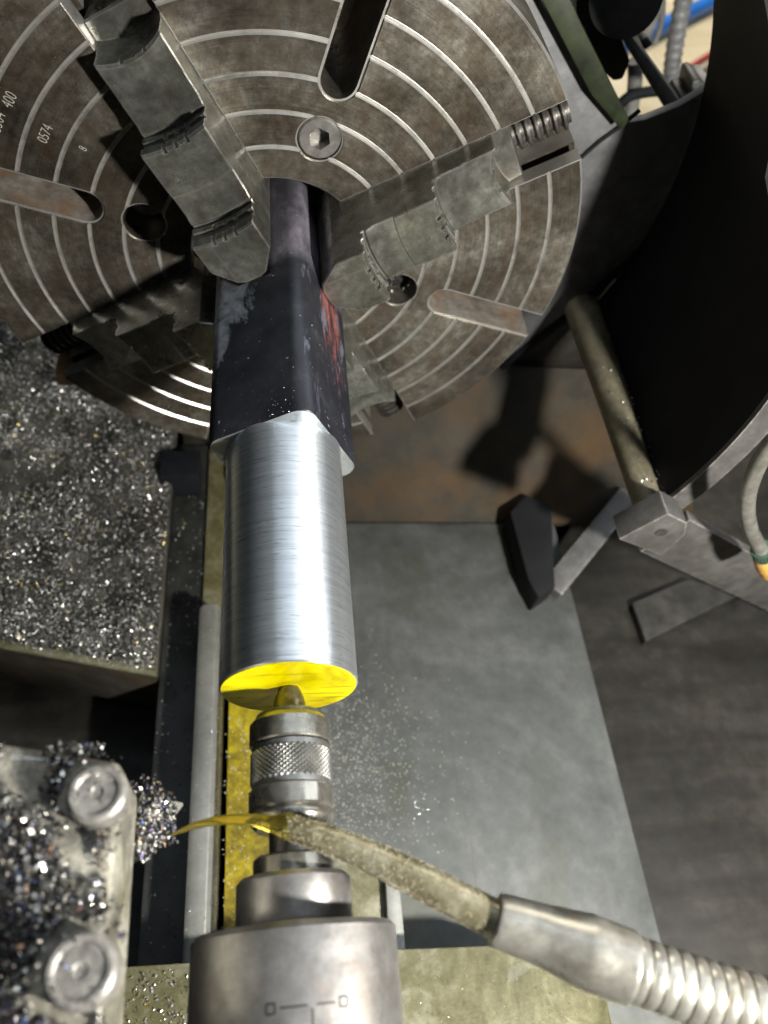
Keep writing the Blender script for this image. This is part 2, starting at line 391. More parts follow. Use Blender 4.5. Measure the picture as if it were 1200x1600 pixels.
s = M['floor']; a = s.noise(3, 5, .6, None, 1.0); b = s.noise(14, 4, .7, s.coord((1, .25, 1), (0, 0, .7)))
cc = s.ramp(a, [(.35, (.50, .42, .27)), (.6, (.68, .60, .42)), (.75, (.74, .68, .52))]); cc = s.mix(s.math('MULTIPLY', s.ramp(b, [(.6, 0), (.7, 1)]), .6), cc, (.30, .24, .16))
M['floor'] = s.out(cc, 0, .6)
M['blue'] = plain('blue_air_hose', (.015, .16, .62), .4); M['red'] = plain('red_hose', (.40, .035, .03), .45)
M['cable'] = plain('grey_cable', (.13, .13, .12), .5); M['flex'] = plain('grey_flexible_conduit', (.22, .22, .22), .5, .3)
M['amber'] = N('amber_fitting').out((.80, .48, .12), 0, .15, **{'Transmission Weight': .35, 'Coat Weight': .5})
M['greenknurl'] = plain('green_knurled_plastic', (.045, .085, .06), .4)
M['rusty'] = plain('rusty_orange_steel', (.30, .17, .085), .6, .1, .4, 60, .5)
M['coolant'] = N('yellow_coolant').out((.90, .74, .12), 0, .02, **{'Transmission Weight': .96, 'IOR': 1.36})
M['coolant_drop'] = N('coolant_droplet').out((.75, .72, .60), 0, .05, **{'Transmission Weight': .5, 'IOR': 1.35, 'Specular IOR Level': .8})
M['swarfbase'] = plain('dark_fine_swarf', (.045, .043, .036), .45, .5, .9, 420, 1.0)
M['dullplate'] = plain('dull_plate_steel', (.030, .028, .025), .6, 0, .5, 50, .3, **{'Specular IOR Level': .3})
M['splash'] = steel('brown_stained_splash_steel', (.013, .0125, .010), (.024, .021, .015), (.042, .037, .027), 0, (.6, .75), 6, 60, .3, (.060, .032, .010), .52)
M['splash'].node_tree.nodes['Principled BSDF'].inputs['Specular IOR Level'].default_value = .2
M['grime'] = plain('packed_grime', (.022, .022, .022), 1.0, 0, .6, 500, 1.0, **{'Specular IOR Level': 0.0})
M['oilgrit'] = N('oily_grit').out((.34, .31, .20), .3, .14, **{'Coat Weight': .8})
M['chip'] = chips('steel_chip', [(0, (.16, .16, .16)), (.4, (.45, .45, .44)), (.6, (.85, .85, .83)), (.93, (.92, .92, .90)), (.97, (.65, .50, .12)), (1, (.6, .5, .25))], .40, .96)
M['chipblue'] = chips('tempered_chip', [(0, (.03, .03, .035)), (.45, (.12, .12, .13)), (.62, (.40, .40, .39)), (.78, (.60, .57, .49)), (.90, (.70, .68, .62)), (.93, (.20, .15, .38)), (.955, (.10, .18, .42)), (.98, (.50, .25, .12)), (1, (.5, .45, .38))], .25, .85)

# ------------------------------------------------------------------ the setting: far shop floor
f = sheet('floor', -3000, 7000, 700, 12000, -700, 20, M['floor'], bevel=0); f['kind'] = 'structure'
f = sheet('chip_pan', -700, 900, -900, 700, -420, 10, M['tray'], bevel=0); f['kind'] = 'structure'
def floor_line(name, p, q, r, mat, label, cat, z=-700, **k):
    a = atz(*p, z+r); b = atz(*q, z+r)
    return tag(tube(name, [a, b], r, mat, straight=True), label, cat, **k)
floor_line('air_hose', (985, 66), (1175, -28), 27, M['blue'], 'thick bright blue air hose crossing the beige floor far behind the machine', 'hose')
floor_line('floor_hose', (1040, 128), (1175, 45), 9, M['red'], 'thin red hose lying on the beige floor below the blue one', 'hose')
floor_line('floor_pipe', (1040, 150), (1175, 58), 9, M['cable'], 'thin grey pipe on the beige floor just beneath the red hose', 'pipe')

# ------------------------------------------------------------------ bed, shelf, plates
HS = 100                                        # front plane of the headstock casting
bed = empty('lathe_bed', (0, -200, -420))
tag(bed, 'dark cast lathe bed with one bright ground way running under the workpiece', 'lathe bed')
wy = -112
prism('bed_way', [(-61.5, wy-3, -282), (-57, wy, -280), (-47, wy, -280), (-43.4, wy-3, -283), (-43.4, wy, -330), (-61.5, wy, -330)], (0, -560, 0), M['way'], bed, .8)
prism('way_chamfer_strip', [(-43.2, wy-1, -284), (-40.0, wy-1, -290), (-40.0, wy-1, -330), (-43.2, wy-1, -330)], (0, -560, 0), M['polished'], bed, .4)
box('bed_side', (-96, -700, -400), (-62, 99, -322), M['darkmetal'], bed, 1)
box('bed_web', (-61.8, wy+1.5, -400), (-40, 99, -318), M['olive'], bed, 1)
box('oil_channel', (-35.5, -700, -400), (22, 40, -318), M['yellowoil'], bed, .5)
box('gap_floor', (-39, 42, -400), (420, 99, -306), M['rustpaint'], bed, 1)
pl = box('cover_plate', (24, -640, -304), (295.5, -14, -300), M['plate'], None, .8)
tag(pl, 'wide grey galvanised steel cover plate sloping away right of the workpiece', 'cover plate')
pl = prism('splash_plate', [(24, -12, -301), (24, 98.5, -185), (24, 98.5, -192), (24, -12, -308)], (430, 0, 0), M['splash'], None, 1)
tag(pl, 'brown rust stained steel plate under the chuck behind the grey cover plate', 'splash plate')
# right hand tray
tr = box('chip_tray', (296.5, -760, -350), (980, 420, -338), M['tray'], None, .8)
tag(tr, 'dark stained chip tray panel filling the right side beside the grey plate', 'chip tray')
pd = empty('bolted_plate', tuple(atz(1050, 960, -338)))
tag(pd, 'small dark rectangular plate bolted flat on the tray under the flat bar', 'plate')
prism('plate_body', [atz(988, 942, -327), atz(1075, 905, -327), atz(1165, 925, -327), atz(1010, 1002, -327)], (0, 0, -10.6), M['dullplate'], pd, 1.2)
pb = atz(1012, 965, -327)
lathe('bolt_head', [(0, 0), (6, 0), (6, 3), (0, 3)], M['rim'], pd, 6).matrix_world = Matrix.Translation(pb*S) @ Matrix.Rotation(R(-90), 4, 'X')

# chip shelf on the left
e0 = atz(-60, 999, -300); e1 = atz(245, 1055, -300)
sh = empty('chip_shelf', (-160, -100, -420))
tag(sh, 'oily shelf on the left heaped with glittering steel chips below the chuck', 'shelf')
prism('shelf_top', [(e0.x-200, e0.y+40, -300), (e0.x, e0.y, -300), (e1.x, e1.y, -300), (e1.x, 520, -300), (e0.x-200, 520, -300)], (0, 0, -14), M['shelf'], sh, 2)
prism('shelf_apron', [(e0.x-200, e0.y+44, -314.2), (e0.x, e0.y+4, -314.2), (e1.x-3, e1.y+4, -314.2), (e1.x-3, 300, -314.2), (e0.x-200, 300, -314.2)], (0, 0, -80), M['rustpaint'], sh, 1)
prism('ledge_lip', [(e0.x-200, e0.y+37, -299.5), (e0.x, e0.y-3, -299.5), (e1.x+.5, e1.y-3, -299.5), (e1.x+.5, e1.y+5, -299.5), (e0.x, e0.y+5, -299.5), (e0.x-200, e0.y+45, -299.5)], (0, 0, 3.5), M['olive'], sh, 1.5)
q = atz(286, 735, -300)
tag(box('drain_block', (q.x-21, q.y-17, -330), (q.x+17, q.y+16, -288), M['black'], None, 2), 'small black square block beside the chips left of the workpiece shoulder', 'block')

# ------------------------------------------------------------------ headstock
hd = empty('headstock', (0, 200, -420))
tag(hd, 'grey cast headstock wall behind the chuck with green painted top edge', 'headstock')
pts = [(700, 640), (760, 592), (823, 541), (892, 490), (950, 434), (992, 400), (1050, 335), (1120, 250), (1160, 180), (1112, 135), (1060, 166), (1010, 186), (975, 192), (930, 122), (850, 8), (820, -60), (500, -60), (500, 300), (600, 600)]
prism('casting', [aty(x, y, HS) for x, y in pts], (0, 8, 0), M['casting'], hd, 2)
box('lower_wall', (-90, HS+4, -420), (420, HS+180, -40), M['tray'], hd, 1)
prism('green_cover', [aty(*p, HS-14) for p in [(822, -45), (872, -45), (910, 40), (984, 188), (972, 205), (925, 150)]], (0, 13.5, 0), M['green'], hd, 2)
tube('seam_bead', [aty(908, 246, HS-1), aty(935, 222, HS-1), aty(965, 200, HS-1), aty(1000, 172, HS-1)], 1.6, M['black'], hd)
tube('rim_bead', [aty(x, y, HS-1) for x, y in [(760, 594), (823, 542), (892, 491), (925, 462), (950, 436), (992, 402), (1040, 348)]], 4, M['black'], hd)
bb = aty(1028, 220, HS-4)
lathe('casting_bolt', [(0, -9), (8, -9), (9, -7), (9, 1), (0, 1)], M['casting'], hd, 24, cx=0).matrix_world = Matrix.Translation(bb*S)

# machine parts above the headstock, top right
md = empty('drive_housing', tuple(aty(920, 40, 150)))
tag(md, 'black oily machine housing at the top right above the green edge', 'machine housing')
prism('housing', [aty(*p, 150) for p in [(832, -80), (1012, -80), (1012, 0), (1002, 24), (978, 44), (972, 60), (986, 96), (974, 126), (958, 128), (930, 100), (880, 40)]], (0, 60, 0), M['darkmetal'], md, 5)
tube('round_cover', [aty(978, -4, 128), aty(978, -4, 152)], [24, 24], M['darkmetal'], md, straight=True, seg=40)
br = empty('pivot_arm', tuple(aty(1010, 110, 140)))
tag(br, 'dark greasy flat arm slanting down in front of the beige floor', 'arm')
prism('arm', [aty(*p, 140) for p in [(962, 46), (976, 40), (1063, 158), (1058, 172), (1040, 172)]], (0, 14, 0), M['casting'], br, 2)
prism('arm_plate', [aty(*p, 154.5) for p in [(975, 44), (990, 56), (1066, 160), (1056, 168)]], (0, 10, 0), M['darkmetal'], br, 2)
prism('arm_knuckle', [aty(*p, 156) for p in [(1000, 64), (1012, 58), (1021, 70), (1008, 80)]], (0, 10, 0), M['darkmetal'], br, 2)
tag(tube('corrugated_conduit', [aty(1072, -20, 420), aty(1060, 40, 420), aty(1052, 90, 420), aty(1048, 130, 420)], [9+.9*math.sin(i*2.1) for i in range(31)], M['flex'], None, 10), 'grey ribbed conduit hanging upright in front of the blue hose', 'conduit')
tag(tube('steel_tube', [aty(1030, -20, 380), aty(1016, 30, 380), aty(1000, 68, 380)], 8, M['cable']), 'smooth grey tube left of the ribbed conduit behind the slanting arm', 'tube')
tag(tube('thin_cable', [aty(1036, -20, 390), aty(1034, 30, 390), aty(1022, 70, 390)], 3, M['cable']), 'thin grey cable between the smooth tube and the ribbed conduit', 'cable')
tag(tube('drop_cable', [aty(992, 95, 300), aty(992, 130, 300), aty(988, 160, 300), aty(982, 195, 300)], 7, M['cable']), 'grey cable dropping behind the headstock left of the slanting arm', 'cable')
tag(tube('loop_cable', [aty(966, 165, 290), aty(985, 150, 290), aty(1010, 144, 290), aty(1030, 142, 290)], 5, M['black']), 'black looped cable crossing the pale gap behind the headstock', 'cable')
tag(prism('cast_lug', [aty(*p, 160) for p in [(1056, 170), (1066, 152), (1078, 150), (1082, 128), (1092, 124), (1100, 130), (1112, 128), (1125, 170)]], (0, 30, 0), M['darkmetal'], None, 3), 'rounded black lug at the foot of the pale gap by the guard', 'lug')

# ------------------------------------------------------------------ four jaw chuck
A0 = 31.6
JA = [A0, A0+90, A0+180, A0+270]; SA = [A0+45, A0+135, A0+225, A0+315]
ck = empty('four_jaw_chuck', (0, 0, 0))
tag(ck, 'large worn round steel lathe chuck with concentric grooves and four stepped jaws', 'chuck')
prof = [(57.3, 90), (57.3, 1.6), (58.9, 0)]
for k in range(1, 7):
    g = 57.3+20.386*k
    prof += [(g-1.35, 0), (g-.2, 1.4), (g+.2, 1.4), (g+1.35, 0)]
prof += [(198.6, 0), (200, 1.4), (200, 62), (192, 64), (192, 90)]
a, b = lathe_data(prof, 288, closed=True)
body = raw(a, b); body.name = 'chuck_body'
cs = []
for an in JA:
    cs.append(raw(*rotbox(44, 215, -19.9, 19.9, -34, 20, an)))
    cs.append(raw(*rotbox(44, 216, -25.5, 25.5, -20, -12, an)))
    cs.append(raw(*rotbox(150, 217, -13, 13, -58, -30, an)))
def slotcut(u0, u1, hw, h0, h1, ang):
    a = R(ang); ca, sa = math.cos(a), math.sin(a); P = []
    for i in range(17):
        t = math.pi/2+math.pi*i/16; P.append((u0+hw+hw*math.cos(t), hw*math.sin(t)))
    P += [(u1, -hw), (u1, hw)]
    f = lambda u, v, h: Vector((u*ca-v*sa, -h, u*sa+v*ca))
    return prism_data([f(u, v, h0) for u, v in P], f(0, 0, h1)-f(0, 0, h0))
for an in SA: cs.append(raw(*slotcut(111, 216, 10.2, -78, 20, an)))
for an in SA:
    a = R(an); cs.append(raw(*lathe_data([(13, 30), (13, -20)], 47, cx=86.6*math.cos(a), cz=86.6*math.sin(a))))
for an in JA: cs.append(raw(*rotbox(43, 215, -20.6, 20.6, -.7, 3, an)))
for an in SA: cs.append(raw(*slotcut(109.8, 216, 11.9, -1.3, 3, an)))
for an in SA:
    a = R(an); cs.append(raw(*lathe_data([(13.9, .77), (13.9, -4)], 49, cx=86.6*math.cos(a), cz=86.6*math.sin(a))))
body = cut(body, cs)
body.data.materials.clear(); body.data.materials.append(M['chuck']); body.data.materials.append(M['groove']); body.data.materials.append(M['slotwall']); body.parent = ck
for p_ in body.data.polygons:
    c_ = p_.center/S; rr_ = math.hypot(c_.x, c_.z); kk = (rr_-57.3)/20.386
    on = .02 < c_.y < 1.6 and abs(p_.normal.y) > .2 and (abs(kk-round(kk))*20.386 < 2.2)
    if .02 < c_.y < 1.4 and not on: on = p_.normal.y < -.8 and c_.y > .3 and rr_ < 199
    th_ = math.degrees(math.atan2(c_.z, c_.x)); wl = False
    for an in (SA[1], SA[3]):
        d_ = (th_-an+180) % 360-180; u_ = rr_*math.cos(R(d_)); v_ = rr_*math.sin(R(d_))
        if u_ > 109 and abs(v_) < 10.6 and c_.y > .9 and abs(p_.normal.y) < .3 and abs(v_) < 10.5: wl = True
    for an in JA:
        d_ = (th_-an+180) % 360-180; u_ = rr_*math.cos(R(d_)); v_ = rr_*math.sin(R(d_))
        if u_ > 120 and 12 < abs(v_) < 20.3 and c_.y > .9: on = True
    if rr_ > 198.3 and .1 < c_.y < 1.4: on = True
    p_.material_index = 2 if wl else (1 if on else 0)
# jaws
def jaw_mesh():
    pf = [(31.6, -33), (31.6, 55), (32.6, 56), (65.2, 56), (66.2, 55), (66.2, 49), (64.8, 48), (64.8, 44), (66.4, 43), (66.4, 39), (64.6, 37.5), (67.0, 36.6), (68.6, 37.6), (70.5, 37.2), (73, 35.8), (86, 35.4), (87, 36.2), (112.0, 36), (113.4, 34.8),
          (113.4, 29.5), (112, 28.6), (112, 25), (113.6, 24), (113.6, 20), (113, 17.6), (114.8, 18.2), (117, 17.5), (119.5, 16.3), (131, 16.2), (132.5, 15.4), (151, 15), (152.6, 13.8), (152.6, 4), (155, -7), (163, -8.5), (164, -10), (164, -33)]
    vv = [-19.7, -19.0, -14.5, -9.5, -4.7, 0, 4.7, 9.5, 14.5, 19.0, 19.7]; vs_ = []; fs = []; m = len(pf)
    for v in vv:
        for i, (u, h) in enumerate(pf):
            uu = u
            if u < 33: uu = u + max(0, (abs(v)-8)/11.7)*15
            elif u < 150 and h > 0: uu = u - 2.2*(1-(v/19.7)**2)
            elif u < 156: uu = u - 5.0*(1-(v/19.7)**2)
            hh = h
            if abs(v) > 19.3 and h > -30: hh = h-.6
            vs_.append((uu, -hh, v))
    n = len(vv)
    for j in range(n-1):
        for i in range(m):
            k = (i+1) % m; fs.append((j*m+i, j*m+k, (j+1)*m+k, (j+1)*m+i))
    fs.append(tuple(range(m))); fs.append(tuple((n-1)*m+i for i in range(m)))
    return vs_, fs
jo = raw(*jaw_mesh())
cs = []
for (u, h0, h1) in [(66, 40, 60), (113, 20, 40), (151, 2, 20)]:
    for v in (-7.5, -.5, 6.5):
        vs_, fs = prism_data([(u-4.5, -h1, v-1.3), (u-4.5, -h1, v+1.3), (u+5, -(h1-1), v+.5), (u+5, -(h1-1), v-.5)], (2.5, (h1-h0), 0))
        cs.append(raw(vs_, fs))
jo = cut(jo, cs)
jme = jo.data; bpy.data.objects.remove(jo); jme.materials.clear(); jme.materials.append(M['jaw']); jme.name = 'jaw'
JL = ['stepped jaw at right, lit from the front', 'stepped jaw at upper left, lit on its side', 'stepped jaw at lower left lying in shadow', 'stepped jaw hidden behind the square bar']
# jaw screw: threads
def screw_mesh():
    prof = [(0, -34), (9, -34)]; x = -34
    prof = [(0, 0), (9.2, 0)]; x = 0
    while x < 47:
        prof += [(9.0, x+1.6), (12.2, x+2.6), (12.2, x+4.2), (9.0, x+5.2)]; x += 5.6
    prof += [(9, x+1.5), (0, x+1.5)]
    return lathe_data(prof, 40)
sv, sf = screw_mesh()
for i, an in enumerate(JA):
    o = bpy.data.objects.new('jaw', jme); COL.objects.link(o); o.parent = ck; o.rotation_euler = (0, -R(an), 0)
    # lathe axis is Y: turn to run along u
    o2 = mesh('jaw_screw', [(148+y, 24+x, z+1) for x, y, z in sv], sf, M['screw'], ck)
    o2.rotation_euler = (0, -R(an), 0); o2.parent = ck; o2.matrix_parent_inverse = Matrix()
# socket bolts
def hexcut(r, y0, y1):
    return lathe_data([(r, y0), (r, y1)], 6)
bo = raw(*lathe_data([(0, 10), (12.4, 10), (12.4, -0.6), (11.4, -1.6), (0, -1.6)], 48))
bo = cut(bo, [raw(*hexcut(6.6, 7, -6))]); bme = bo.data; bpy.data.objects.remove(bo)
bme.materials.clear(); bme.materials.append(M['boltdark']); bme.name = 'socket_bolt'
for an, dep in list(zip(SA, (2.2, 26, 2)))[:3]:
    o = bpy.data.objects.new('socket_bolt', bme); COL.objects.link(o); o.parent = ck
    o.location = (86.6*math.cos(R(an))*S, dep*S, 86.6*math.sin(R(an))*S); o.rotation_euler = (0, .35, 0)
hx, hz = 86.6*math.cos(R(SA[3])), 86.6*math.sin(R(SA[3]))
lathe('packed_grime', [(0, 16), (5, 16.6), (9, 18), (12.6, 20), (12.6, 29), (0, 29)], M['grime'], ck, 32, cx=hx, cz=hz)
def stamp(txt, px, py, size, depth=.0):
    c = bpy.data.curves.new('stamp', 'FONT'); c.body = txt; c.size = size*S; c.align_x = 'CENTER'; c.align_y = 'CENTER'
    c.offset = -.00012*size/8; c.extrude = .0001; c.space_character = 1.0; c.resolution_u = 4
    o = bpy.data.objects.new('t', c); COL.objects.link(o); bpy.context.view_layer.update()
    me = bpy.data.meshes.new_from_object(o.evaluated_get(bpy.context.evaluated_depsgraph_get())); bpy.data.objects.remove(o)
    p = aty(px, py, 0); th = math.atan2(p.z, p.x)
    up = Vector((math.cos(th), 0, math.sin(th))); rt = Vector((math.sin(th), 0, -math.cos(th)))
    for v in me.vertices:
        x, y, z = v.co; q = p*S + rt*x*.72 + up*y; q.y = -.00012 - (z+.0001)*.5; v.co = q
    me.update(); return link('stamped_number', me, M['stamp'], ck, smooth=False)
stamp('400', 15, 156, 8.5); stamp('3504', -3, 190, 8.5); stamp('0574', 71, 209, 8); stamp('8', 130, 232, 6.5)

# rusty stub and dark clamp dog under the lower left slot mouth
p = aty(103, 574, 12)
tag(box('clamp_stub', (p.x-7, 4, p.z-12), (p.x+5, 34, p.z+2), M['rusty'], None, 2), 'small orange rusty block beneath the lower left jaw screw', 'block')

# ------------------------------------------------------------------ workpiece
wp = empty('workpiece', (0, -160, -30))
tag(wp, 'square dark steel bar turned to a bright round section with a yellow end', 'workpiece')
def rsq(h, r, n=8):
    P = []
    for k, (sx, sy) in enumerate([(1, 1), (-1, 1), (-1, -1), (1, -1)]):
        for i in range(n+1):
            t = math.pi/2*(k+i/n); P.append((sx*(h-r)+r*math.cos(t), sy*(h-r)+r*math.sin(t)))
    return P
ca, sa = math.cos(R(A0)), math.sin(R(A0))
RC = 9.5
def ring(h, r, y):
    r = RC
    return [(u*ca-v*sa, y, u*sa+v*ca) for u, v in rsq(h, r)]
y1 = -167.3
rings = [ring(31.4, 6.5, 88), ring(31.4, 6.5, y1+.7), ring(30.9, 6.3, y1)]
n = len(rings[0]); vs_ = sum(rings, []); fs = [tuple(range(n))] + [(i+j*n, (i+1) % n+j*n, (i+1) % n+(j+1)*n, i+(j+1)*n) for j in range(2) for i in range(n)] + [tuple(range(2*n, 3*n))]
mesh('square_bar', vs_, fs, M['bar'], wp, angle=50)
vs_ = ring(30.9, 6.3, y1-.05); vs_ = vs_ + [(x*.93, y1-.35, z*.93) for x, y, z in vs_]
mesh('shoulder_face', vs_, [(i, (i+1) % n, (i+1) % n+n, i+n) for i in range(n)] + [tuple(range(n, 2*n))], M['turned'], wp)
lathe('turned_section', [(0, y1+1), (31.4, y1+.4), (30.9, y1-2.0), (30.74, y1-4), (30.74, -296.5), (30.2, -297.05), (0, -297.05)], M['turned'], wp, 192)
lathe('end_face', [(0, -297.1), (30.0, -297.1), (30.0, -297.35), (6.0, -297.35), (4.5, -296.9), (0, -296.9)], M['yellow'], wp, 128)

# ------------------------------------------------------------------ live centre and tailstock
lc = empty('live_center', (0, -340, -18))
tag(lc, 'small steel live centre with knurled middle pressed into the yellow end', 'live centre')
lathe('center_point', [(0, -294.5), (4.2, -296.9), (5.2, -299.0), (6.4, -302), (7.1, -305), (7.1, -312), (0, -312)], M['screw'], lc, 64)
lathe('front_ring', [(0, -309.2), (12.8, -309.2), (14.6, -310.2), (14.8, -311.5), (16.6, -313.2), (17.4, -314.2), (17.4, -322.6), (16.9, -323.2), (0, -323.2)], M['polished'], lc, 96)
# knurled sleeve with raised diamonds
kv = []; kf = []; NA = 42; NY = 9; ka, kb = -323.8, -341.0
for i in range(NA*2):
    t = 2*math.pi*i/(NA*2)
    for j in range(NY*2+1):
        y = ka+(kb-ka)*j/(NY*2)
        d = math.cos((i/2+j/2)*math.pi)*math.cos((i/2-j/2)*math.pi)
        dd = .85*((i+j) % 2 == 0)
        e = 1 if 2 < j < NY*2-2 else 0
        r = 16.3 + dd*e; kv.append((r*math.cos(t), y, r*math.sin(t)))
m = NY*2+1; nn = NA*2
for i in range(nn):
    for j in range(m-1):
        q0, q1, q2, q3 = i*m+j, i*m+j+1, ((i+1) % nn)*m+j+1, ((i+1) % nn)*m+j
        kf += [(q0, q1, q3), (q1, q2, q3)] if (i+j) % 2 == 0 else [(q0, q1, q2), (q0, q2, q3)]
kf.append(tuple(i*m for i in range(nn))); kf.append(tuple(i*m+m-1 for i in range(nn)))
mesh('knurled_sleeve', kv, kf, M['knurl'], lc, smooth=False)
lathe('rear_ring', [(0, -341.3), (16.9, -341.3), (17.5, -341.9), (17.5, -349.0), (16.7, -350), (17.3, -351.5), (16.9, -354.0), (14.6, -356.6), (0, -356.6)], M['polished'], lc, 96)
lathe('neck', [(0, -356), (9.4, -356), (9.4, -368.8), (0, -368.8)], M['screw'], lc, 64)
ts = empty('tailstock', (0, -440, -170))
tag(ts, 'heavy tailstock with thick bare steel quill and oil coated base at bottom', 'tailstock')
lathe('collar', [(0, -366.6), (14.6, -366.6), (15.6, -367.6), (15.6, -374.5), (14.8, -375.6), (0, -375.6)], M['polished'], ts, 96)
lathe('sleeve', [(0, -374), (20.4, -374), (22.0, -375.8), (22.0, -389.5), (21, -391), (0, -391)], M['quill'], ts, 96)
lathe('quill', [(0, -390.5), (22.3, -390.5), (24, -392.2), (36.2, -392.2), (38.0, -394.2), (38.0, -560), (0, -560)], M['quill'], ts, 128)
# engraved zero mark on the quill
def engr(seg_):
    vs_ = []; fs = []
    for (xa, ya, xb, yb) in seg_:
        d = Vector((xb-xa, yb-ya)); L = d.length; d.normalize(); nrm = Vector((-d.y, d.x))*.34; K = 6
        for k in range(K+1):
            c = Vector((xa, ya))+d*L*k/K
            for sg in (-1, 1):
                for rr in (37.6, 38.05):
                    q = c+nrm*sg; th = math.pi/2-q.x/38
                    vs_.append((rr*math.cos(th), q.y, rr*math.sin(th)))
        b0 = len(vs_)-4*(K+1)
        for k in range(K):
            a = b0+4*k; c = a+4
            fs += [(a+1, a+3, c+3, c+1), (a, a+1, c+1, c), (a+2, a+3, c+3, c+2)]
    return vs_, fs
def sq(x, y, h): return [(x-h, y-h, x+h, y-h), (x+h, y-h, x+h, y+h), (x+h, y+h, x-h, y+h), (x-h, y+h, x-h, y-h)]
ym = -416.5
a, b = engr(sq(-10.2, ym, 1.4)+[(-7.2, ym, 1.6, ym), (4.6, ym, 10.8, ym), (3.1, ym-1, 3.1, ym-12), (4.0, ym-6.5, 7.4, ym-6.5)]+sq(13.6, ym, 1.4))
mesh('engraved_mark', a, b, M['engrave'], ts, smooth=False)
zb = -230
prism('base', [(-103, -384, zb), (79, -389, zb), (150, -392.5, zb), (206, -411, zb), (213, -424, zb), (213, -640, zb), (-103, -640, zb)], (0, 0, -52), M['olive'], ts, 2)
box('body_casting', (-30, -600, zb+.5), (30, -470, -39), M['casting'], ts, 4)
# small upright guide beside the sleeve
gd = empty('guide_block', tuple(atz(590, 1400, -270)))
tag(gd, 'oil wet stop block with steel edge strip right of the tailstock sleeve', 'block')
prism('block', [atz(*p, -270) for p in [(500, 1330), (598, 1330), (608, 1520), (500, 1520)]], (0, 0, -29), M['olive'], gd, 1)
prism('edge_strip', [atz(*p, -262) for p in [(600, 1330), (620, 1335), (634, 1480), (632, 1560), (612, 1560)]], (0, 0, -37), M['way'], gd, 1.5)

# ------------------------------------------------------------------ chuck guard
gv = empty('chuck_guard', (300, 0, -110))
tag(gv, 'big curved black sheet metal chuck guard filling the upper right corner', 'guard')
def near(a):  # upper edge, out of view, is cut back to let lamp light pass
    if a < 14: return -130
    if a < 22: return -130+(a-14)/8*85
    return -45
vs_ = []; fs = []; NG = 64; g0, g1 = -19.5, 62
for i in range(NG+1):
    an = g0+(g1-g0)*i/NG; yn = near(an)
    for rr, yy in ((293, yn), (296, yn), (312, 99.3), (309, 99.3)):
        vs_.append((rr*math.cos(R(an)), yy, rr*math.sin(R(an))))
for i in range(NG):
    for k in range(4): fs.append((4*i+k, 4*i+(k+1) % 4, 4*i+4+(k+1) % 4, 4*i+4+k))
fs += [(0, 1, 2, 3), (4*NG, 4*NG+1, 4*NG+2, 4*NG+3)]
mesh('shell', vs_, fs, M['guard'], gv)
lathe('rim', [(292.5, -134), (311, -134), (311, -130.3), (292.5, -130.3)], M['rim'], gv, 40, a0=-20.5, a1=14, closed=True, bevel=.5)
tube('edge_rod', [(270.5, -132, -96), (271.5, -60, -96), (272, 10, -96), (272, 84, -96)], [10.5, 12.5, 15], M['rod'], gv, 10, 32)
cb = prism('clamp_block', [aty(*p, -158) for p in [(967, 843), (1044, 803), (1074, 818), (1070, 836), (1034, 868)]], (0, 20, 0), M['rim'], gv, 1.2)
bb = aty(1034, 832, -158.6)
tube('clamp_bolt', [bb, bb+V(0, 3, 0)], 4.5, M['screw'], gv, straight=True)
tag(prism('flat_bar', [aty(*p, -136) for p in [(1000, 862), (1040, 842), (1078, 812), (1290, 930), (1290, 1000), (1180, 945)]], (0, 9, 0), M['rim'], None, 1.2), 'grey flat steel bar running from the clamp block out to the right', 'bar')
# bracket beside the plate corner
bk = empty('floor_bracket', tuple(atz(860, 920, -300)))
tag(bk, 'angled bracket of grey bar and black leg at the plate corner', 'bracket')
za = atz(864, 918, -286); zc = atz(985, 770, -262)
dv = (zc-za).normalized(); sd = dv.cross(V(0, 0, 1)).normalized()*11
prism('grey_arm', [za-sd, za+sd, zc+sd, zc-sd], (0, 0, -12), M['rim'], bk, 2)
prism('black_leg', [atz(*p, -270) for p in [(797, 800), (822, 772), (862, 790), (868, 916), (842, 934), (826, 905)]], (0, 0, -29), M['guard'], bk, 2)
wb = atz(862, 934, -298)

# ------------------------------------------------------------------ coolant nozzle, hose and stream
cn = empty('coolant_hose', tuple(atz(880, 1470, 40)))
tag(cn, 'segmented metal coolant hose with chip covered nozzle pipe crossing the live centre', 'coolant hose')
def P3(px, py, z): return atz(px, py, z)
def scale_at(p): return FPX/((p-CAM).dot(RZ))
n0 = P3(447, 1290, 33); n1 = P3(540, 1323, 36); n2 = P3(640, 1368, 39); n3 = P3(780, 1440, 42)
tube('nozzle_pipe', [n0, n1, n2, n3], [15/scale_at(n0), 21/scale_at(n0), 22.5/scale_at(n1), 24/scale_at(n1), 26/scale_at(n2), 27.5/scale_at(n2), 29/scale_at(n3)], M['nozzle'], cn, 14, 28)
c0 = P3(777, 1438, 42); c1 = P3(850, 1462, 43); c2 = P3(985, 1512, 46)
s0 = scale_at(c1)
tube('connector', [c0, c0.lerp(c1, .03), c1, c1.lerp(c2, .5), c2.lerp(c1, .02), c2], [33/s0, 40/s0, 45/s0, 55/s0, 53/s0, 46/s0], M['hose'], cn, 10, 40)
hp = [c2.lerp(c1, .01), P3(1080, 1545, 47), P3(1180, 1575, 48), P3(1320, 1620, 50)]
path = spline(hp, 60); rad = []
for i in range(len(path)):
    ph = (i*.0725) % 1.0; rad.append((47.5 - (3.2 if ph > .86 else 0) + 1.2*math.sin(math.pi*min(ph/.86, 1)))/scale_at(path[0]))
a, b = tube_data(path, rad, 40); mesh('ribbed_hose', a, b, M['hose'], cn, angle=22)
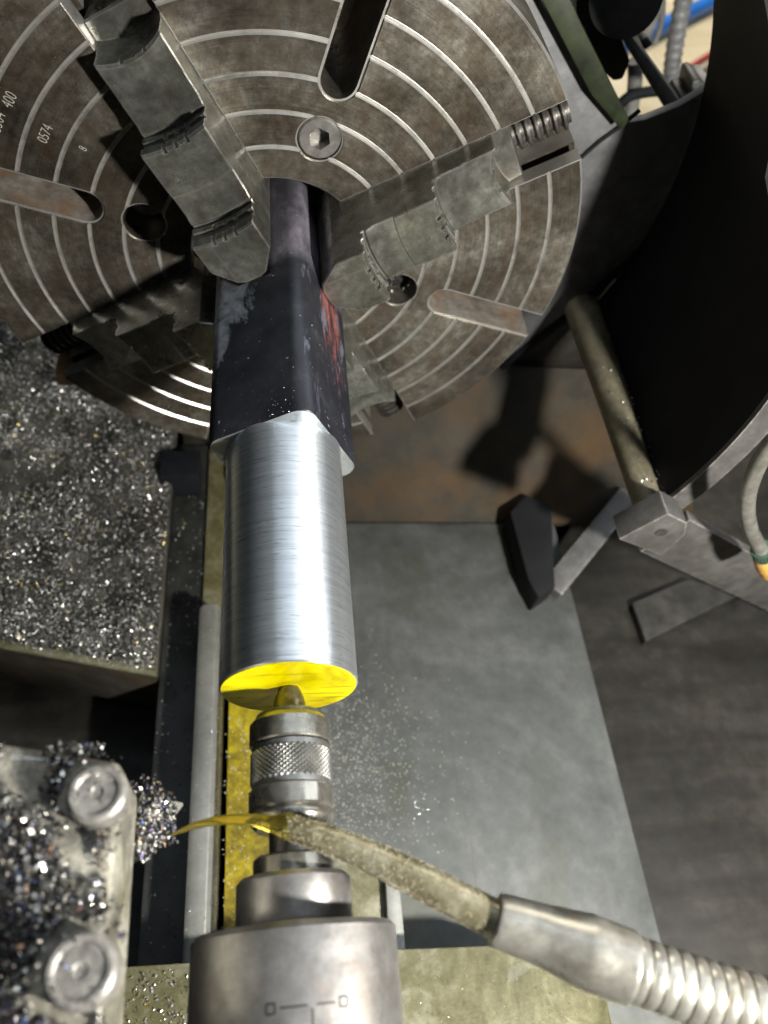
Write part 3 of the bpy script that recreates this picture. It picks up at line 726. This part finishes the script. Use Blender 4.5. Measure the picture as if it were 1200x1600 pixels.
st = [P3(462, 1296, 34.5), P3(449, 1291, 34), P3(425, 1287, 33), P3(395, 1281, 32), P3(350, 1281, 31), P3(305, 1290, 29), P3(262, 1307, 25)]
tag(tube('coolant_stream', st, [16/4.4, 22/4.4, 14/4.4, 9.5/4.4, 8/4.4, 5.5/4.4, 1.2/4.4], M['coolant'], None, 12, 20, .55), 'flat clear yellow jet of coolant shooting left from the nozzle', 'coolant jet')

# grey hose with green collar and amber fitting at the right edge
ah = empty('adjustable_hose', tuple(aty(1190, 860, -170)))
tag(ah, 'thin grey looped hose with green knurled collar and amber tip', 'hose')
tube('hose', [aty(x, y, -170) for x, y in [(1260, 640), (1205, 695), (1178, 740), (1167, 785), (1172, 825), (1190, 862)]], 5.2, M['hose'], ah, 12, 24)
c = aty(1190, 858, -170); d = (aty(1200, 885, -170)-c).normalized()
kpath = [c, c+d*11]
kv, kf = tube_data([c+d*11*i/3 for i in range(4)], 7.5, 48)
kv = [v + ((v-(c+d*(v-c).dot(d))).normalized()*(.5 if i % 2 else -.2)) for i, v in enumerate(kv)]
mesh('knurled_collar', kv, kf, M['greenknurl'], ah, smooth=False)
tube('amber_tip', [c+d*11, c+d*18, c+d*28, c+d*42], [7, 8.5, 9, 8], M['amber'], ah, 6, 28)

# ------------------------------------------------------------------ tool post
tp = empty('tool_post', (-90, -380, 0))
tag(tp, 'blurred square tool post top littered with coloured chips at lower left', 'tool post')
ZP = 62
prism('post_block', [atz(-60, 1150, ZP), atz(190, 1190, ZP), atz(157, 1625, ZP), atz(-60, 1625, ZP)], (0, 0, -46), M['post'], tp, 3.2, seg=3)
for i, (px, py, rpx, h) in enumerate([(150, 1237, 46, 11), (124, 1516, 56, 14)]):
    c = atz(px, py, ZP+h); r = rpx/scale_at(c)
    base = lathe_data([(0, 0), (r, 0), (r, h-1.2), (r-1.2, h), (r-2.4, h-.1), (r-3.2, h-.8), (2.2, h-1.0), (1.6, h-1.6), (0, h-1.6)], 48)
    mesh('clamp_bolt', [(c.x+x, c.y+z, ZP+y-.3) for x, y, z in base[0]], base[1], M['bolt'], tp)
# tool holder
h0 = atz(150, 1330, 8); 
prism('tool_holder', [atz(*p, 10) for p in [(120, 1235), (232, 1232), (262, 1262), (255, 1300), (190, 1345), (120, 1350)]], (0, 0, -18), M['darkmetal'], tp, 1.5)
prism('cutting_insert', [atz(*p, 12) for p in [(246, 1248), (286, 1254), (264, 1282), (248, 1276)]], (0, 0, -4), M['way'], tp, .4)

# ------------------------------------------------------------------ chips and droplets (nobody could count them)
rnd = random.Random(11)
def curl(vs_, fs, p, size, up=None):
    ax = Vector((rnd.gauss(0, 1), rnd.gauss(0, 1), rnd.gauss(0, 1))).normalized()
    t = ax.orthogonal().normalized(); t.rotate(Matrix.Rotation(rnd.uniform(0, 6.28), 3, ax)); s = ax.cross(t)
    w = size*rnd.uniform(.4, .8); r = size*rnd.uniform(.4, .75); arc = rnd.uniform(.6, 3.2); K = 2 if arc < 1.6 else 3; b0 = len(vs_)
    for k in range(K+1):
        a = arc*(k/K-.5); c = p + t*math.cos(a)*r + s*math.sin(a)*r + ax*(k/K-.5)*w*.8
        vs_.append(c-ax*w*.5); vs_.append(c+ax*w*.5)
    for k in range(K): a = b0+2*k; fs.append((a, a+1, a+3, a+2))
def bead(vs_, fs, p, r, sq_=.8):
    b0 = len(vs_); N6 = 7
    vs_.append(p+V(0, 0, r*sq_))
    for rr, zz in ((.75, .6), (1, 0)):
        for k in range(N6):
            a = 2*math.pi*k/N6; vs_.append(p+V(math.cos(a)*r*rr, math.sin(a)*r*rr, zz*r*sq_))
    for k in range(N6):
        l = (k+1) % N6; fs.append((b0, b0+1+k, b0+1+l)); fs.append((b0+1+k, b0+1+N6+k, b0+1+N6+l, b0+1+l))
def stuff(name, vs_, fs, mat, label, cat):
    me = bpy.data.meshes.new(name); me.from_pydata([tuple(v*S) for v in vs_], [], fs)
    o = link(name, me, mat, None, False); tag(o, label, cat, kind='stuff'); return o
from mathutils import noise as mn
def heap(x, y):
    a_ = mn.noise(V(x*.010, y*.010, 3)); b_ = mn.noise(V(x*.03, y*.03, 8)); c_ = mn.noise(V(x*.09, y*.09, 1))
    yb_ = e1.y + (x-e1.x)*(e0.y-e1.y)/(e0.x-e1.x)
    ed = min(1, max(0, (y-yb_)/22), ) * min(1, max(0, (-97-x)/18))
    return max(-.6, (15*(a_+.25)+9*b_+3*c_)*ed)
gx, gy = 90, 130; hv = []; hf = []
for i in range(gx+1):
    for j in range(gy+1):
        x = -380+i*283/gx; y = -172+j*520/gy; hv.append(V(x, y, -299.6+heap(x, y)))
for i in range(gx):
    for j in range(gy):
        a = i*(gy+1)+j; q4 = (a, a+1, a+gy+2, a+gy+1); m_ = sum((hv[t_] for t_ in q4), V(0, 0, 0))/4
        if m_.y > e1.y + (m_.x-e1.x)*(e0.y-e1.y)/(e0.x-e1.x)+2: hf.append(q4)
me = bpy.data.meshes.new('swarf_heap'); me.from_pydata([tuple(v*S) for v in hv], [], hf)
tag(link('swarf_heap', me, M['swarfbase'], None, True, 180), 'dark uneven drift of fine oily swarf lying over the left shelf', 'swarf', kind='stuff')
vs_ = []; fs = []; k = 0
while k < 52000:
    x = rnd.uniform(-360, -97); y = rnd.uniform(-172, 330)
    yb_ = e1.y + (x-e1.x)*(e0.y-e1.y)/(e0.x-e1.x)
    if y < yb_: continue
    if rnd.random() > .30+1.7*max(0, mn.noise(V(x*.018, y*.018, 0))+.16+.35*mn.noise(V(x*.06, y*.06, 4)))+.5*max(0, 1-(y-yb_)/60)-.5*max(0, (-190-x)/90)*(1 if 20 < y < 140 else 0): continue
    h = heap(x, y)
    curl(vs_, fs, V(x, y, -299+rnd.uniform(0, 3)+h), rnd.uniform(.7, 1.9)); k += 1
k = 0
while k < 2500:
    x = rnd.uniform(-360, -97); y = rnd.uniform(-172, 330)
    if y < e1.y + (x-e1.x)*(e0.y-e1.y)/(e0.x-e1.x): continue
    if rnd.random() > .12+1.6*max(0, mn.noise(V(x*.022, y*.022, 0))+.18+.25*mn.noise(V(x*.08, y*.08, 4))): continue
    bead(vs_, fs, V(x, y, -299+heap(x, y)+rnd.uniform(.3, 2)), rnd.uniform(.4, 1.15), 1.0); k += 1
stuff('shelf_chips', vs_, fs, M['chip'], 'glittering bed of small bright steel chips spread over the left shelf', 'metal chips')
vs_ = []; fs = []
for k in range(260):                                     # apron, way and channel strays
    curl(vs_, fs, V(rnd.uniform(-60, -42), rnd.uniform(-380, -114), -279.5), rnd.uniform(.5, 1.0))
for k in range(420):
    curl(vs_, fs, V(rnd.uniform(-95, -63), rnd.uniform(-380, 60), -321), rnd.uniform(.8, 2.0))
stuff('bed_chips', vs_, fs, M['chip'], 'sparse fine chips caught along the bed way and its dark groove', 'metal chips')
vs_ = []; fs = []
for k in range(2200):
    x = 25+abs(rnd.gauss(0, 48)); y = -255+rnd.gauss(0, 48)
    if y < -370 or x > 290: continue
    bead(vs_, fs, V(x, y, -300), rnd.uniform(.15, .62), .6)
for k in range(120): bead(vs_, fs, V(rnd.uniform(-38, -18), rnd.uniform(-370, -200), -318), rnd.uniform(.4, .9), .7)
stuff('plate_droplets', vs_, fs, M['coolant_drop'], 'sprayed coolant droplets beading on the grey cover plate near the live centre', 'droplets')
# base deposit
vs_ = []; fs = []
for k in range(900):
    x = rnd.uniform(-102, -38); y = rnd.uniform(-470, -388); curl(vs_, fs, V(x, y, zb+rnd.uniform(.2, 1.2)), rnd.uniform(.8, 2.2))
for k in range(260):
    x = rnd.uniform(70, 205); y = rnd.uniform(-480, -396); curl(vs_, fs, V(x, y, zb+.4), rnd.uniform(.3, 1.0))
stuff('base_chips', vs_, fs, M['chip'], 'curled dark and bright chips stuck on the oily tailstock base', 'metal chips')
# tool post chips
vs_ = []; fs = []; c1_ = atz(150, 1237, ZP); c2_ = atz(124, 1516, ZP)
k = 0
while k < 4600:
    px = rnd.uniform(-50, 190); py = rnd.uniform(1165, 1610)
    dens = mn.noise(V(px*.012, py*.012, 5))+.42
    if px > 165: dens -= .5
    if rnd.random() > dens*1.9: continue
    p = atz(px, py, ZP)
    if (p-c1_).length < 11 or (p-c2_).length < 13: continue
    k += 1
    p.z += rnd.uniform(.3, 1.5)+3.5*max(0, dens)
    curl(vs_, fs, p, .6+1.9*rnd.random()**2)
for k in range(90):
    c_, rr_ = rnd.choice(((c1_, 8), (c2_, 11))); a = rnd.uniform(0, 6.28); q_ = rr_*math.sqrt(rnd.random())
    curl(vs_, fs, V(c_.x+q_*math.cos(a)+1.5, c_.y+q_*math.sin(a), ZP+(11.2 if rr_ == 8 else 14.2)), rnd.uniform(.4, 1.3))
stuff('tool_post_chips', vs_, fs, M['chipblue'], 'loose silver, blue and purple tempered chips scattered over the tool post', 'metal chips')
vs_ = []; fs = []
for k in range(2200):
    px = rnd.gauss(225, 27); py = 1285-(px-225)*.25+rnd.gauss(0, 30)
    if px < 184 or px > 276 or abs(py-1278) > 70-abs(px-222)*.62: continue
    p = atz(px, py, 12); p.z += rnd.uniform(-1, 4.5)*(1-abs(px-225)/60)
    bead(vs_, fs, p, rnd.uniform(.45, .95), 1.0) if rnd.random() < .55 else curl(vs_, fs, p, rnd.uniform(.8, 1.8))
stuff('tool_tip_chips', vs_, fs, M['chipblue'], 'dense clump of fine dark chips coating the tool holder tip', 'metal chips')
# wet chips on nozzle pipe, rod, bar, chuck hole
vs_ = []; fs = []
pp = spline([n0, n1, n2, n3], 60)
for k in range(1000):
    fi = rnd.random(); p = pp[int(fi*(len(pp)-1))]; fr = [19/scale_at(n0), 23/scale_at(n1), 27/scale_at(n2), 29/scale_at(n3)]; q_ = fi*3; qa = min(int(q_), 2); r = fr[qa]+(fr[qa+1]-fr[qa])*(q_-qa); a = rnd.uniform(-.4, 3.2)
    t = (n3-n0).normalized(); s_ = t.cross(V(0, 0, 1)).normalized(); u_ = s_.cross(t)
    bead(vs_, fs, p+s_*math.cos(a)*r*.99+u_*math.sin(a)*r*.99+t*rnd.uniform(-1, 1), rnd.uniform(.12, .36), .7)
stuff('nozzle_droplets', vs_, fs, M['oilgrit'], 'oily droplets and grit clinging along the coolant nozzle pipe', 'droplets')
vs_ = []; fs = []
for k in range(260):
    y = rnd.uniform(-130, 80); a = rnd.uniform(.2, 2.2); r = 13+rnd.random()
    curl(vs_, fs, V(272+math.cos(a)*r, y, -96+math.sin(a)*r), rnd.uniform(.5, 1.4))
hx, hz = 86.6*math.cos(R(SA[3])), 86.6*math.sin(R(SA[3]))
for k in range(60):
    a = rnd.uniform(0, 6.28); r = 12*math.sqrt(rnd.random()); curl(vs_, fs, V(hx+r*math.cos(a), rnd.uniform(9, 15), hz+r*math.sin(a)), rnd.uniform(1, 2.4))
for k in range(140):                                     # fine dust on the bar's upper faces near the shoulder
    t = rnd.uniform(-1, 1)
    yy = y1+abs(rnd.gauss(3, 12))
    if rnd.random() < .6: u, v = rnd.gauss(18, 9), 31.5
    else: u, v = 31.5, rnd.gauss(-12, 12)
    if abs(u) > 31.5 or abs(v) > 31.5: continue
    if abs(u) > 26 and abs(v) > 26: continue
    curl(vs_, fs, V(u*ca-v*sa, yy, u*sa+v*ca), rnd.uniform(.15, .5))
for k in range(260):                                     # specks on the chuck face
    a = rnd.uniform(0, 6.28); r = rnd.uniform(60, 198)
    curl(vs_, fs, V(r*math.cos(a), -.2, r*math.sin(a)), rnd.uniform(.2, .55))
stuff('stray_chips', vs_, fs, M['chip'], 'fine stray chips on the chuck face, bar shoulder, guard rod and bolt hole', 'metal chips')
